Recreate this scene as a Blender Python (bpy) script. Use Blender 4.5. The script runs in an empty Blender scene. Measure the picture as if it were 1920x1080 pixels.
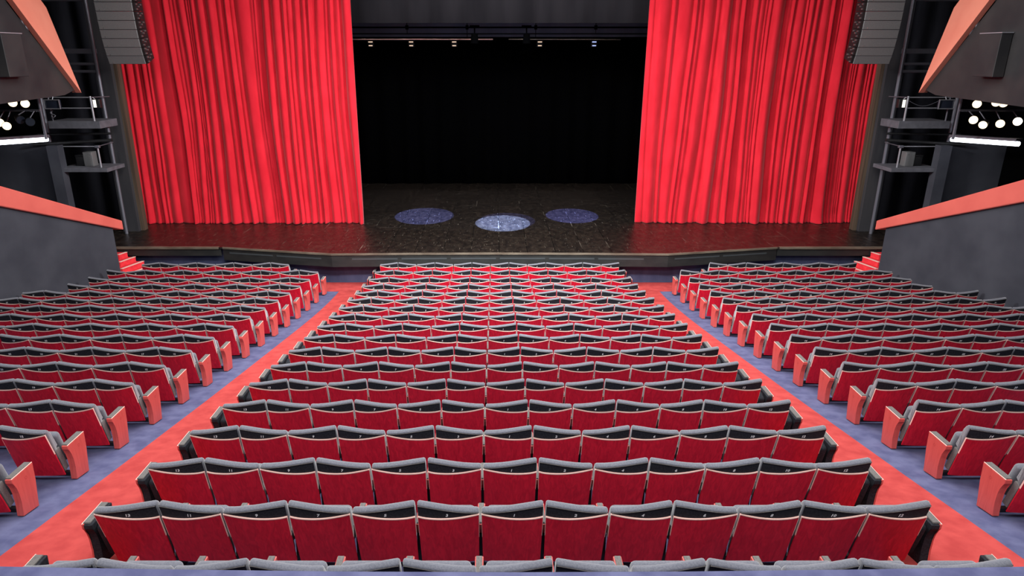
import bpy, bmesh, math, random
from mathutils import Vector, Matrix, noise

random.seed(7)
SC = bpy.context.scene
COL = SC.collection
PI = math.pi

# ------------------------------------------------------------------ helpers
def new_mat(name, base, rough=0.6, sheen=0.0, coat=0.0, metal=0.0, spec=0.5):
    m = bpy.data.materials.new(name); m.use_nodes = True
    b = m.node_tree.nodes['Principled BSDF']
    b.inputs['Base Color'].default_value = (*base, 1)
    b.inputs['Roughness'].default_value = rough
    b.inputs['Metallic'].default_value = metal
    b.inputs['Specular IOR Level'].default_value = spec
    b.inputs['Sheen Weight'].default_value = sheen
    b.inputs['Coat Weight'].default_value = coat
    b.inputs['Coat Roughness'].default_value = 0.25
    return m

def noise_mat(name, c1, c2, scale=(8, 8, 8), detail=4, rough=0.6, bump=0.0, sheen=0.0, coat=0.0,
              lo=0.35, hi=0.65, distort=0.0, spec=0.5, random_shift=False):
    m = new_mat(name, c1, rough, sheen, coat, 0.0, spec)
    nt = m.node_tree; N = nt.nodes; L = nt.links; b = N['Principled BSDF']
    tc = N.new('ShaderNodeTexCoord'); mp = N.new('ShaderNodeMapping')
    mp.inputs['Scale'].default_value = scale
    L.new(tc.outputs['Object'], mp.inputs['Vector'])
    if random_shift:
        oi = N.new('ShaderNodeObjectInfo'); mu = N.new('ShaderNodeMath'); mu.operation = 'MULTIPLY'
        mu.inputs[1].default_value = 37.0
        L.new(oi.outputs['Random'], mu.inputs[0]); L.new(mu.outputs[0], mp.inputs['Location'])
    nz = N.new('ShaderNodeTexNoise'); nz.inputs['Scale'].default_value = 1.0
    nz.inputs['Detail'].default_value = detail; nz.inputs['Distortion'].default_value = distort
    L.new(mp.outputs[0], nz.inputs['Vector'])
    rp = N.new('ShaderNodeValToRGB')
    rp.color_ramp.elements[0].position = lo; rp.color_ramp.elements[0].color = (*c1, 1)
    rp.color_ramp.elements[1].position = hi; rp.color_ramp.elements[1].color = (*c2, 1)
    L.new(nz.outputs[0], rp.inputs[0]); L.new(rp.outputs[0], b.inputs['Base Color'])
    if bump:
        bp = N.new('ShaderNodeBump'); bp.inputs['Strength'].default_value = bump
        bp.inputs['Distance'].default_value = 0.01
        L.new(nz.outputs[0], bp.inputs['Height']); L.new(bp.outputs[0], b.inputs['Normal'])
    return m

def emit_mat(name, col, strength):
    m = bpy.data.materials.new(name); m.use_nodes = True
    nt = m.node_tree; b = nt.nodes['Principled BSDF']
    b.inputs['Base Color'].default_value = (*col, 1)
    b.inputs['Emission Color'].default_value = (*col, 1)
    b.inputs['Emission Strength'].default_value = strength
    return m

def link(o, parent=None):
    COL.objects.link(o)
    if parent is not None:
        o.parent = parent
    return o

def mesh(name, verts, faces, mat, parent=None, smooth=False, loc=None):
    me = bpy.data.meshes.new(name)
    me.from_pydata([tuple(v) for v in verts], [], faces)
    me.validate()
    if mat is not None:
        me.materials.append(mat)
    if smooth:
        for p in me.polygons: p.use_smooth = True
    bm = bmesh.new(); bm.from_mesh(me); bmesh.ops.recalc_face_normals(bm, faces=bm.faces); bm.to_mesh(me); bm.free()
    o = bpy.data.objects.new(name, me)
    if loc is not None: o.location = loc
    return link(o, parent)

def from_bm(name, bm, mat, parent=None, smooth=False):
    me = bpy.data.meshes.new(name)
    bmesh.ops.recalc_face_normals(bm, faces=bm.faces)
    bm.to_mesh(me); bm.free()
    me.materials.append(mat)
    if smooth:
        for p in me.polygons: p.use_smooth = True
    return link(bpy.data.objects.new(name, me), parent)

def bm_box(bm, lo, hi, mat4=None):
    x0, y0, z0 = lo; x1, y1, z1 = hi
    vs = [bm.verts.new(p) for p in ((x0,y0,z0),(x1,y0,z0),(x1,y1,z0),(x0,y1,z0),(x0,y0,z1),(x1,y0,z1),(x1,y1,z1),(x0,y1,z1))]
    for f in ((0,3,2,1),(4,5,6,7),(0,1,5,4),(1,2,6,5),(2,3,7,6),(3,0,4,7)):
        bm.faces.new([vs[i] for i in f])
    if mat4 is not None:
        for v in vs: v.co = mat4 @ v.co
    return vs

def box(name, lo, hi, mat, parent=None, bev=0.0, seg=2, mat4=None):
    lo, hi = tuple(min(a, b) for a, b in zip(lo, hi)), tuple(max(a, b) for a, b in zip(lo, hi))
    bm = bmesh.new(); bm_box(bm, lo, hi)
    if bev:
        bmesh.ops.bevel(bm, geom=bm.edges[:], offset=bev, segments=seg, affect='EDGES', profile=0.5)
    if mat4 is not None: bm.transform(mat4)
    return from_bm(name, bm, mat, parent, smooth=bool(bev and seg > 1))

def bm_tube(bm, a, b, r, n=10, r2=None):
    a = Vector(a); b = Vector(b); d = (b - a).normalized()
    u = d.orthogonal().normalized(); v = d.cross(u)
    r2 = r if r2 is None else r2
    A = [bm.verts.new(a + (u*math.cos(2*PI*i/n) + v*math.sin(2*PI*i/n))*r) for i in range(n)]
    B = [bm.verts.new(b + (u*math.cos(2*PI*i/n) + v*math.sin(2*PI*i/n))*r2) for i in range(n)]
    for i in range(n):
        bm.faces.new((A[i], A[(i+1) % n], B[(i+1) % n], B[i]))
    bm.faces.new(A[::-1]); bm.faces.new(B)

def tube(name, a, b, r, mat, parent=None, n=10, r2=None):
    bm = bmesh.new(); bm_tube(bm, a, b, r, n, r2)
    return from_bm(name, bm, mat, parent)

def polyline(name, pts, r, mat, parent=None, n=6):
    bm = bmesh.new()
    for a, b in zip(pts[:-1], pts[1:]): bm_tube(bm, a, b, r, n)
    return from_bm(name, bm, mat, parent)

def prism_x(name, prof, x0, x1, mat, parent=None, bev=0.0):
    """profile of (y,z) points extruded along x"""
    n = len(prof)
    v = [(x0, y, z) for y, z in prof] + [(x1, y, z) for y, z in prof]
    f = [tuple(range(n)), tuple(range(2*n-1, n-1, -1))] + [(i, (i+1) % n, n+(i+1) % n, n+i) for i in range(n)]
    o = mesh(name, v, f, mat, parent)
    if bev:
        bm = bmesh.new(); bm.from_mesh(o.data)
        bmesh.ops.bevel(bm, geom=bm.edges[:], offset=bev, segments=2, affect='EDGES', profile=0.5)
        bm.to_mesh(o.data); bm.free()
    return o

def prism_z(name, pts, z0, z1, mat, parent=None):
    n = len(pts)
    v = [(x, y, z0) for x, y in pts] + [(x, y, z1) for x, y in pts]
    f = [tuple(range(n)), tuple(range(2*n-1, n-1, -1))] + [(i, (i+1) % n, n+(i+1) % n, n+i) for i in range(n)]
    return mesh(name, v, f, mat, parent)

def empty(name, loc=(0, 0, 0)):
    o = bpy.data.objects.new(name, None); o.location = loc; o.empty_display_size = 0.2
    return link(o)

def tag(o, label, cat, group=None, kind=None):
    o['label'] = label; o['category'] = cat
    if group: o['group'] = group
    if kind: o['kind'] = kind
    return o

def structure(o, label=None):
    o['kind'] = 'structure'
    if label: o['label'] = label
    return o

# ------------------------------------------------------------------ materials
M = {}
M['fabric'] = noise_mat('charcoal_velour', (0.105, 0.108, 0.135), (0.15, 0.153, 0.182), (90, 90, 90), 3, 0.8, 0.15, sheen=0.6, spec=0.3)
M['band'] = noise_mat('dark_cloth_band_shade', (0.012, 0.0125, 0.017), (0.024, 0.025, 0.032), (60, 60, 60), 3, 0.8, 0.1, spec=0.2)  # cushion cloth darkened: the headrest band's shade is put into its colour
M['pad'] = noise_mat('grey_arm_pad', (0.10, 0.09, 0.085), (0.145, 0.132, 0.125), (70, 70, 70), 3, 0.8, 0.1, sheen=0.3, spec=0.3)
M['redwood'] = noise_mat('red_stained_veneer', (0.50, 0.004, 0.020), (0.74, 0.012, 0.036), (26, 26, 2.2), 6, 0.45, 0.03, spec=0.3, lo=0.3, hi=0.7, distort=1.2, random_shift=True)
M['panelwood'] = noise_mat('coral_stained_wood', (0.56, 0.075, 0.066), (0.68, 0.11, 0.094), (30, 30, 2.5), 5, 0.5, 0.04, lo=0.3, hi=0.7, distort=1.0)
M['edge'] = new_mat('pale_plywood_edge', (0.95, 0.60, 0.52), 0.5)
M['metal'] = new_mat('dark_metal', (0.02, 0.02, 0.022), 0.45, metal=0.4)
M['number'] = new_mat('white_number', (0.9, 0.9, 0.9), 0.5)
M['mark'] = new_mat('dark_red_mark', (0.42, 0.03, 0.03), 0.6)
M['curtain'] = noise_mat('red_velvet_curtain', (0.58, 0.007, 0.020), (0.68, 0.013, 0.030), (3, 3, 1.2), 3, 0.8, 0.03, sheen=0.18, spec=0.2)
M['carpet_red'] = noise_mat('red_aisle_carpet', (0.40, 0.049, 0.047), (0.51, 0.072, 0.066), (5, 5, 5), 8, 0.95, 0.2, spec=0.1)
M['carpet_blue'] = noise_mat('blue_grey_carpet', (0.080, 0.084, 0.170), (0.125, 0.130, 0.235), (5, 5, 5), 8, 0.95, 0.2, spec=0.1)
M['stepred'] = noise_mat('red_step_carpet', (0.66, 0.03, 0.045), (0.78, 0.05, 0.06), (9, 9, 9), 5, 0.95, 0.1, spec=0.1)
M['wall'] = noise_mat('dark_grey_wall', (0.040, 0.042, 0.054), (0.058, 0.060, 0.074), (1.2, 1.2, 1.2), 6, 0.8, 0.02, spec=0.25)
M['coral'] = noise_mat('coral_rail_paint', (0.68, 0.125, 0.10), (0.74, 0.145, 0.115), (1.5, 1.5, 1.5), 3, 0.5, 0.0, spec=0.3)
M['box_dark'] = noise_mat('black_box_cladding', (0.012, 0.012, 0.014), (0.030, 0.027, 0.027), (1.1, 1.1, 1.1), 6, 0.6, 0.02)
M['black'] = new_mat('matt_black', (0.0015, 0.0015, 0.0018), 0.95, spec=0.0)
M['drape'] = noise_mat('black_drape', (0.006, 0.006, 0.009), (0.018, 0.018, 0.024), (2.2, 2.2, 0.25), 3, 0.9, 0.0, spec=0.1)
M['border'] = noise_mat('charcoal_border_cloth', (0.014, 0.013, 0.016), (0.024, 0.022, 0.026), (1.6, 1.6, 0.2), 3, 0.9, 0.0, spec=0.1)
M['border2'] = noise_mat('grey_border_cloth', (0.09, 0.09, 0.105), (0.12, 0.12, 0.135), (1.6, 1.6, 0.2), 3, 0.9, 0.0, spec=0.1)
M['coral_light'] = noise_mat('salmon_box_paint', (0.80, 0.24, 0.165), (0.86, 0.29, 0.20), (1.0, 1.0, 1.0), 3, 0.5, 0.0, spec=0.3)
M['leg'] = noise_mat('proscenium_grey', (0.022, 0.022, 0.028), (0.040, 0.038, 0.042), (4, 4, 0.5), 4, 0.7, 0.0)
M['legbrown'] = noise_mat('proscenium_brown', (0.055, 0.036, 0.025), (0.11, 0.075, 0.05), (14, 14, 0.4), 5, 0.6, 0.0)
M['fascia'] = noise_mat('charcoal_fascia', (0.011, 0.0115, 0.0115), (0.020, 0.020, 0.019), (3, 3, 6), 4, 0.55, 0.0)
M['slot'] = new_mat('fascia_slot', (0.050, 0.056, 0.060), 0.4)
M['nosing'] = noise_mat('worn_wood_nosing', (0.10, 0.075, 0.055), (0.17, 0.14, 0.105), (2, 6, 6), 5, 0.5, 0.0)
M['basewall'] = noise_mat('blue_stage_wall', (0.055, 0.068, 0.135), (0.09, 0.105, 0.19), (3, 3, 1.2), 5, 0.85, 0.0, spec=0.2)
M['grey_metal'] = new_mat('grey_steel', (0.16, 0.16, 0.19), 0.45, metal=0.5)
M['pale_metal'] = new_mat('galvanised_rail', (0.42, 0.42, 0.46), 0.4, metal=0.6)
M['platform'] = noise_mat('grey_platform', (0.085, 0.085, 0.10), (0.12, 0.12, 0.14), (6, 6, 6), 4, 0.7)
M['speaker'] = noise_mat('speaker_grille', (0.12, 0.12, 0.122), (0.17, 0.17, 0.172), (90, 90, 90), 2, 0.5, 0.1)
M['speaker_black'] = new_mat('speaker_black', (0.010, 0.010, 0.011), 0.5)
M['chrome'] = new_mat('bright_steel', (0.55, 0.55, 0.55), 0.3, metal=0.9)
M['tube'] = emit_mat('fluorescent_glow', (0.86, 0.90, 1.0), 7.0)
M['warm'] = emit_mat('warm_lamp_glow', (1.0, 0.80, 0.52), 2.2)
M['hot'] = emit_mat('bright_lamp_glow', (1.0, 0.82, 0.60), 9.0)
M['warm_small'] = emit_mat('small_lamp_glow', (1.0, 0.72, 0.52), 0.9)
M['blue_small'] = emit_mat('small_blue_glow', (0.45, 0.55, 1.0), 1.2)
M['white_lamp'] = emit_mat('white_lamp_glow', (1.0, 0.95, 0.85), 0.8)
M['glass_dark'] = new_mat('dark_lamp_glass', (0.02, 0.025, 0.04), 0.15)

# stage boards: dark brown planks, glossy, scratched
def stage_material():
    m = new_mat('dark_stage_boards', (0.02, 0.014, 0.012), 0.34, spec=0.5)
    nt = m.node_tree; N = nt.nodes; L = nt.links; b = N['Principled BSDF']
    tc = N.new('ShaderNodeTexCoord')
    mp = N.new('ShaderNodeMapping'); mp.inputs['Scale'].default_value = (6, 3.5, 1)
    L.new(tc.outputs['Object'], mp.inputs['Vector'])
    nz = N.new('ShaderNodeTexNoise'); nz.inputs['Scale'].default_value = 1.0; nz.inputs['Detail'].default_value = 8
    L.new(mp.outputs[0], nz.inputs['Vector'])
    rp = N.new('ShaderNodeValToRGB')
    rp.color_ramp.elements[0].position = .35; rp.color_ramp.elements[0].color = (0.0085, 0.0058, 0.005, 1)
    rp.color_ramp.elements[1].position = .72; rp.color_ramp.elements[1].color = (0.026, 0.018, 0.013, 1)
    L.new(nz.outputs[0], rp.inputs[0])
    # joints between boards
    br = N.new('ShaderNodeTexBrick'); br.offset = 0.5
    br.inputs['Color1'].default_value = (1, 1, 1, 1); br.inputs['Color2'].default_value = (.72, .72, .72, 1)
    br.inputs['Mortar'].default_value = (.15, .15, .15, 1)
    br.inputs['Scale'].default_value = 1.0; br.inputs['Mortar Size'].default_value = 0.012
    br.inputs['Brick Width'].default_value = 2.4; br.inputs['Row Height'].default_value = 0.85
    mb = N.new('ShaderNodeMapping'); mb.inputs['Rotation'].default_value = (0, 0, PI/2)
    L.new(tc.outputs['Object'], mb.inputs['Vector']); L.new(mb.outputs[0], br.inputs['Vector'])
    mx = N.new('ShaderNodeMix'); mx.data_type = 'RGBA'; mx.blend_type = 'MULTIPLY'; mx.inputs[0].default_value = 1.0
    L.new(rp.outputs[0], mx.inputs[6]); L.new(br.outputs['Color'], mx.inputs[7])
    # pale scratches in two directions
    acc = None
    for scl, rot in (((34, 3.2, 1), 0.10), ((28, 2.6, 1), -0.18), ((4.0, 26, 1), 0.05)):
        m2 = N.new('ShaderNodeMapping'); m2.inputs['Scale'].default_value = scl; m2.inputs['Rotation'].default_value = (0, 0, rot)
        L.new(tc.outputs['Object'], m2.inputs['Vector'])
        n2 = N.new('ShaderNodeTexNoise'); n2.inputs['Scale'].default_value = 1.0; n2.inputs['Detail'].default_value = 3
        L.new(m2.outputs[0], n2.inputs['Vector'])
        r2 = N.new('ShaderNodeValToRGB')
        r2.color_ramp.elements[0].position = .68; r2.color_ramp.elements[0].color = (0, 0, 0, 1)
        r2.color_ramp.elements[1].position = .745; r2.color_ramp.elements[1].color = (1, 1, 1, 1)
        L.new(n2.outputs[0], r2.inputs[0])
        if acc is None: acc = r2.outputs[0]
        else:
            a = N.new('ShaderNodeMix'); a.data_type = 'RGBA'; a.blend_type = 'LIGHTEN'; a.inputs[0].default_value = 1.0
            L.new(acc, a.inputs[6]); L.new(r2.outputs[0], a.inputs[7]); acc = a.outputs[2]
    m3 = N.new('ShaderNodeMix'); m3.data_type = 'RGBA'
    # pale worn joints, broken up by noise
    jn = N.new('ShaderNodeTexNoise'); jn.inputs['Scale'].default_value = 1.3; jn.inputs['Detail'].default_value = 5
    L.new(tc.outputs['Object'], jn.inputs['Vector'])
    jr = N.new('ShaderNodeMapRange'); jr.inputs[1].default_value = .52; jr.inputs[2].default_value = .75
    L.new(jn.outputs[0], jr.inputs[0])
    jm = N.new('ShaderNodeMath'); jm.operation = 'MULTIPLY'; L.new(br.outputs['Fac'], jm.inputs[0]); L.new(jr.outputs[0], jm.inputs[1])
    ja = N.new('ShaderNodeMath'); ja.operation = 'MAXIMUM'; L.new(jm.outputs[0], ja.inputs[0]); L.new(acc, ja.inputs[1]); acc = ja.outputs[0]
    L.new(acc, m3.inputs[0]); L.new(mx.outputs[2], m3.inputs[6]); m3.inputs[7].default_value = (0.15, 0.125, 0.10, 1)
    L.new(m3.outputs[2], b.inputs['Base Color'])
    rr = N.new('ShaderNodeMapRange'); rr.inputs[3].default_value = 0.36; rr.inputs[4].default_value = 0.44
    L.new(nz.outputs[0], rr.inputs[0]); L.new(rr.outputs[0], b.inputs['Roughness'])
    bp = N.new('ShaderNodeBump'); bp.inputs['Strength'].default_value = 0.006; bp.inputs['Distance'].default_value = 0.01
    L.new(nz.outputs[0], bp.inputs['Height']); L.new(bp.outputs[0], b.inputs['Normal'])
    return m
M['stage'] = stage_material()

# ------------------------------------------------------------------ hall data
ZTOP = [3.262, 3.092, 2.928, 2.760, 2.598, 2.437, 2.276, 2.120, 1.967, 1.815, 1.664, 1.513, 1.364, 1.222, 1.092, 0.978, 0.900, 0.845]
ROWY = [4.03 + 0.911*i for i in range(18)]
SEAT_H = 0.80                       # row-top height above the seat's base
SW = 0.55                           # seat spacing
NODES = [(ROWY[i] + 0.28, ZTOP[i] - SEAT_H - 0.028) for i in range(18)]
NODES[16] = (NODES[16][0], 0.055); NODES[17] = (NODES[17][0], 0.0)
NODES = [(0.0, NODES[0][1] + 0.17/0.911*(NODES[0][0]))] + NODES + [(26.0, 0.0)]
def floor_z(y):
    for (a, za), (b, zb) in zip(NODES[:-1], NODES[1:]):
        if y <= b: return za + (zb - za)*(y - a)/(b - a)
    return 0.0

# ------------------------------------------------------------------ floor and carpets
def strip(name, x0, x1, ys, dz, mat, thick=0.04):
    v, f = [], []
    for y in ys:
        z = floor_z(y) + dz
        v += [(x0, y, z), (x1, y, z), (x0, y, z - thick), (x1, y, z - thick)]
    n = len(ys)
    for i in range(n - 1):
        a = 4*i; b = a + 4
        f += [(a, a+1, b+1, b), (a+2, b+2, b+3, a+3), (a, b, b+2, a+2), (a+1, a+3, b+3, b+1)]
    f += [(0, 2, 3, 1), (4*n-4, 4*n-3, 4*n-1, 4*n-2)]
    return mesh(name, v, f, mat)
ys = sorted(set([2.0] + [n[0] for n in NODES if 2.0 < n[0] < 21] + [21.2]))
structure(strip('floor', -16, 16, ys, 0.0, M['carpet_blue'], 0.3), 'raked blue grey carpeted floor of the stalls')
ysr = [y for y in ys if y > 2.6 and y < 19.2] + [19.25]
for s, nm in ((-1, 'left'), (1, 'right')):
    xa, xb = sorted((s*3.45, s*4.78))
    o = strip('carpet_runner', xa, xb, [2.6] + ysr, 0.012, M['carpet_red'], 0.011)
    tag(o, f'red carpet runner down the {nm} aisle beside the blue carpet', 'carpet', 'red carpet runners')
o = strip('carpet_runner', -5.9, 5.9, [19.262, 19.7, 20.19], 0.012, M['carpet_red'], 0.011)
tag(o, 'red carpet strip crossing in front of the stage wall', 'carpet', 'red carpet runners')

# ------------------------------------------------------------------ theatre seats
T = math.radians(15.0); CT, ST = math.cos(T), math.sin(T)
Z0 = 0.135; YB = (0.83 - 0.13)*math.tan(T)
HW = 0.2625
BSH = -0.06                         # the back sits a little behind the row line
def sm(u): return 0.5*u + 0.5*u*u*(3 - 2*u)
def s_top(u): return 0.682 + 0.050*sm(u)
def s_edge(u):
    return 0.651 - 0.078*math.sin(min(u/0.85, 1.0)*PI/2) + 0.010*max(0.0, (u - 0.85)/0.15)**2
def pt(x, d, s, flip):
    """seat-back point: x across, d forward of the back plane, s up along the lean"""
    u = (x + HW)/(2*HW)
    k = max(0.0, min(1.0, s/0.7))
    off = (0.03*(sm(min(max(u, 0), 1)) - 0.5))*k - 0.016*(1 - (2*u - 1)**2)
    dd = d + off
    return (-x if flip else x, YB + BSH - s*ST + dd*CT, Z0 + s*CT + dd*ST)

def loft(rings, close=True):
    n = len(rings[0]); v = [p for r in rings for p in r]; f = []
    for i in range(len(rings) - 1):
        for j in range(n):
            k = (j + 1) % n
            f.append((i*n + j, i*n + k, (i+1)*n + k, (i+1)*n + j))
    f.append(tuple(range(n))); f.append(tuple((len(rings)-1)*n + j for j in range(n)))
    return v, f

def seat_meshes(flip):
    out = {}
    rings = []
    for x, e in ((-HW, .016), (-HW + .006, .006), (-HW + .018, 0), (-.17, 0), (-.09, 0), (0, 0), (.09, 0), (.17, 0), (HW - .018, 0), (HW - .006, .006), (HW, .016)):
        u = (x + HW)/(2*HW); st = s_top(u) - e; se = s_edge(u)
        seam = max(st - 0.020 + .5*e, se + 0.004)
        ring = [(0.0, 0.02), (0.0, .30), (0.0, .35), (0.0, .40), (0, se - .03), (0, seam - .006), (0.002, seam),
                (-.006 + e, seam + .002), (-.007 + e, seam + .006), (-.003 + e, seam + .013 - .3*e), (.008 + e*.5, st - .004), (.024, st + .001), (.040, st - .001),
                (.056 - e*.5, st - .012), (.072 - e, st - .036), (.086 - e, st - .09), (.092 - e, .40), (.085 - e, .35), (.095 - e, .25), (.095 - e, .10), (.07 - e, .02)]
        pts = []
        for d, s in ring:
            w = 1.0 if s > .39 else (0.885 if s < .36 else 0.885 + .115*(s - .36)/.03)
            pts.append(pt(x*w, d, s, flip))
        rings.append(pts)
    v, f = loft(rings)
    out['back_cushion'] = (v, f, 'fabric', True)
    rings = []
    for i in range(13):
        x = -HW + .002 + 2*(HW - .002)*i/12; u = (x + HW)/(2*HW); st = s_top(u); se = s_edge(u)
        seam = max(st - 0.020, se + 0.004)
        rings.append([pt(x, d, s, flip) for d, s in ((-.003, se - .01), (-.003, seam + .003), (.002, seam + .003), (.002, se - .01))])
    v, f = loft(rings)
    out['shaded_number_band'] = (v, f, 'band', False)  # strip split from the cushion to carry the shade in its dark colour
    rings = []
    for i in range(13):
        x = -HW + .004 + 2*(HW - .004)*i/12; u = (x + HW)/(2*HW); st = s_top(u); se = s_edge(u)
        seam = max(st - 0.020, se + 0.006) + .001
        rings.append([pt(x, -.008 + .0035*math.cos(a), seam + .0035*math.sin(a), flip) for a in (0, PI/3, 2*PI/3, PI, 4*PI/3, 5*PI/3)])
    v, f = loft(rings)
    out['piping'] = (v, f, 'pad', True)
    # wooden back panel
    rings = []
    for i in range(13):
        x = -HW + 2*HW*i/12; u = i/12
        se = s_edge(u)
        b = .985
        col = [(-.015, -.010), (-.015, .2), (-.015, .4), (-.015, se - .006), (-.0015, se - .006), (-.0015, .4), (-.0015, .2), (-.0015, -.010)]
        rings.append([pt(x*(b + (1 - b)*max(0, s)/.6), d, s, flip) for d, s in col])
    v, f = loft(rings)
    out['back_panel'] = (v, f, 'redwood', False)
    # pale edge of the panel: along the top and down the upper sides
    rings = []
    for i in range(17):
        x = -HW + 2*HW*i/16; u = i/16; se = s_edge(u)
        rings.append([pt(x, d, s, flip) for d, s in ((-.0172, se - .006), (-.0172, se + .003), (-.0005, se + .003), (-.0005, se - .006))])
    v, f = loft(rings)
    for sx in (-1, 1):
        u = 0 if sx < 0 else 1
        se = s_edge(u) - .0062; nb = len(v)
        for s in (.34, .42, .5, se):
            for d, dx in ((-.0172, -.0005), (-.0172, .0018), (-.001, .0018), (-.001, -.0005)):
                p = pt(sx*HW, d, s, flip)
                w = .985 + .015*s/.6
                sg = -sx if flip else sx
                v.append((sg*(HW*w + dx), p[1], p[2]))
        for i in range(3):
            for j in range(4):
                k = (j + 1) % 4
                f.append((nb + 4*i + j, nb + 4*i + k, nb + 4*i + 4 + k, nb + 4*i + 4 + j))
        f += [(nb, nb+1, nb+2, nb+3), (nb+12, nb+13, nb+14, nb+15)]
    out['edge_trim'] = (v, f, 'edge', False)
    return out

def mesh_data(name, v, f, mat, smooth):
    me = bpy.data.meshes.new(name); me.from_pydata([tuple(p) for p in v], [], f); me.materials.append(M[mat])
    bm = bmesh.new(); bm.from_mesh(me); bmesh.ops.recalc_face_normals(bm, faces=bm.faces); bm.to_mesh(me); bm.free()
    if smooth:
        for p in me.polygons: p.use_smooth = True
    return me

def bm_data(name, bm, mat, smooth=False):
    me = bpy.data.meshes.new(name); bmesh.ops.recalc_face_normals(bm, faces=bm.faces); bm.to_mesh(me); bm.free()
    me.materials.append(M[mat])
    if smooth:
        for p in me.polygons: p.use_smooth = True
    return me

def prism_data(name, prof, x0, x1, mat, bev=0.0):
    n = len(prof)
    bm = bmesh.new()
    A = [bm.verts.new((x0, y, z)) for y, z in prof]; B = [bm.verts.new((x1, y, z)) for y, z in prof]
    bm.faces.new(A); bm.faces.new(B[::-1])
    for i in range(n): bm.faces.new((A[i], A[(i+1) % n], B[(i+1) % n], B[i]))
    if bev:
        bmesh.ops.bevel(bm, geom=bm.edges[:], offset=bev, segments=2, affect='EDGES', profile=0.5)
    return bm_data(name, bm, mat)

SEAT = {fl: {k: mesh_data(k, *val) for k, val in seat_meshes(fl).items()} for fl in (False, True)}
# tipped-up seat pad
bm = bmesh.new(); bm_box(bm, (-.222, .112, .05), (.222, .215, .475))
bmesh.ops.bevel(bm, geom=bm.edges[:], offset=.042, segments=4, affect='EDGES', profile=0.5)
for v in bm.verts:
    x, d, s = v.co; v.co = (x, YB + BSH*.6 - s*ST + d*CT, Z0 + s*CT + d*ST)
D_PAD = bm_data('seat_pad', bm, 'fabric', True)
bm = bmesh.new(); bm_box(bm, (-.0125, .012, .03), (.0125, .085, .352)); 
for v in bm.verts:
    x, d, s = v.co; v.co = (x, YB + BSH - s*ST + d*CT, Z0 + s*CT + d*ST)
D_SIDE = bm_data('side_plate', bm, 'pad')
bm = bmesh.new(); bm_box(bm, (-.085, .02, .0), (.085, .20, .40))
bmesh.ops.bevel(bm, geom=bm.edges[:], offset=.04, segments=4, affect='EDGES', profile=0.5)
for v in bm.verts:
    x, d, s = v.co; v.co = (x, YB + .02 - s*ST + d*CT, Z0 - .06 + s*CT + d*ST)
D_SIDEPAD = bm_data('side_cushion', bm, 'band', True)
WIDE_END = {}
# armrest between seats (wood body, pad, dark stand)
D_ARM = prism_data('armrest', [(.130, .500), (.44, .497), (.44, .43), (.40, .40), (.30, .36), (.19, .36), (.15, .43)], -.034, .034, 'panelwood', .006)
D_ARMPAD = prism_data('arm_pad', [(.14, .5005), (.43, .4985), (.425, .512), (.147, .514)], -.024, .024, 'pad')
D_LEG = prism_data('leg', [(.17, .362), (.33, .362), (.33, .04), (.37, .0), (.37, -.02), (.13, -.02), (.13, .0), (.15, .04)], -.028, .028, 'metal')
D_BAR = prism_data('crossbar', [(.20, .05), (.25, .05), (.25, .10), (.20, .10)], -.258, .258, 'metal')
# end panel by the aisle
PROF = [(.125, .500), (.46, .497), (.445, .30), (.405, -.012), (.165, .03), (.183, .18), (.185, .30), (.172, .37), (.150, .425), (.125, .455)]
D_END = prism_data('end_panel', PROF, .012, .085, 'panelwood', .006)
PROF_IN = [(.150, .485), (.44, .482), (.42, .30), (.385, .03), (.185, .05), (.2, .18), (.2, .30), (.185, .38)]
D_ENDIN = prism_data('inner_cover', PROF_IN, .0, .0118, 'fabric', .002)
D_ENDPAD = prism_data('arm_pad', [(.140, .5005), (.445, .4985), (.44, .510), (.145, .512)], .012, .074, 'pad')
D_ENDTRIM = prism_data('edge_trim', [(.127, .5003), (.455, .4983), (.455, .5035), (.127, .5055)], .0765, .0848, 'edge')
bm = bmesh.new()
n = 14
R0 = [bm.verts.new((.0856, .32 + .016*math.cos(2*PI*i/n), .40 + .019*math.sin(2*PI*i/n))) for i in range(n)]
R1 = [bm.verts.new((.0856, .32 + .012*math.cos(2*PI*i/n), .40 + .015*math.sin(2*PI*i/n))) for i in range(n)]
R2 = [bm.verts.new((.0845, v.co.y, v.co.z)) for v in R0]
for i in range(n):
    bm.faces.new((R0[i], R0[(i+1) % n], R1[(i+1) % n], R1[i])); bm.faces.new((R0[i], R2[i], R2[(i+1) % n], R0[(i+1) % n]))
D_MARK = bm_data('row_mark', bm, 'mark')
def mirrored(me):
    c = me.copy()
    for v in c.vertices: v.co.x = -v.co.x
    c.flip_normals()
    return c
D_ENDW = prism_data('end_panel', PROF, .066, .085, 'panelwood', .004)
D_ENDINW = prism_data('inner_cover', [(y if y > .3 else y - .004, z - .003 if z > .4 else z) for y, z in PROF], -.01, .0655, 'band', .008)
END = {1: (D_END, D_ENDIN, D_ENDPAD, D_ENDTRIM, D_MARK)}
WIDE_END[1] = (D_ENDW, D_ENDINW, D_ENDPAD, D_ENDTRIM, D_MARK)

END[-1] = tuple(mirrored(m) for m in END[1])
WIDE_END[-1] = tuple(mirrored(m) for m in WIDE_END[1])

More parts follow.
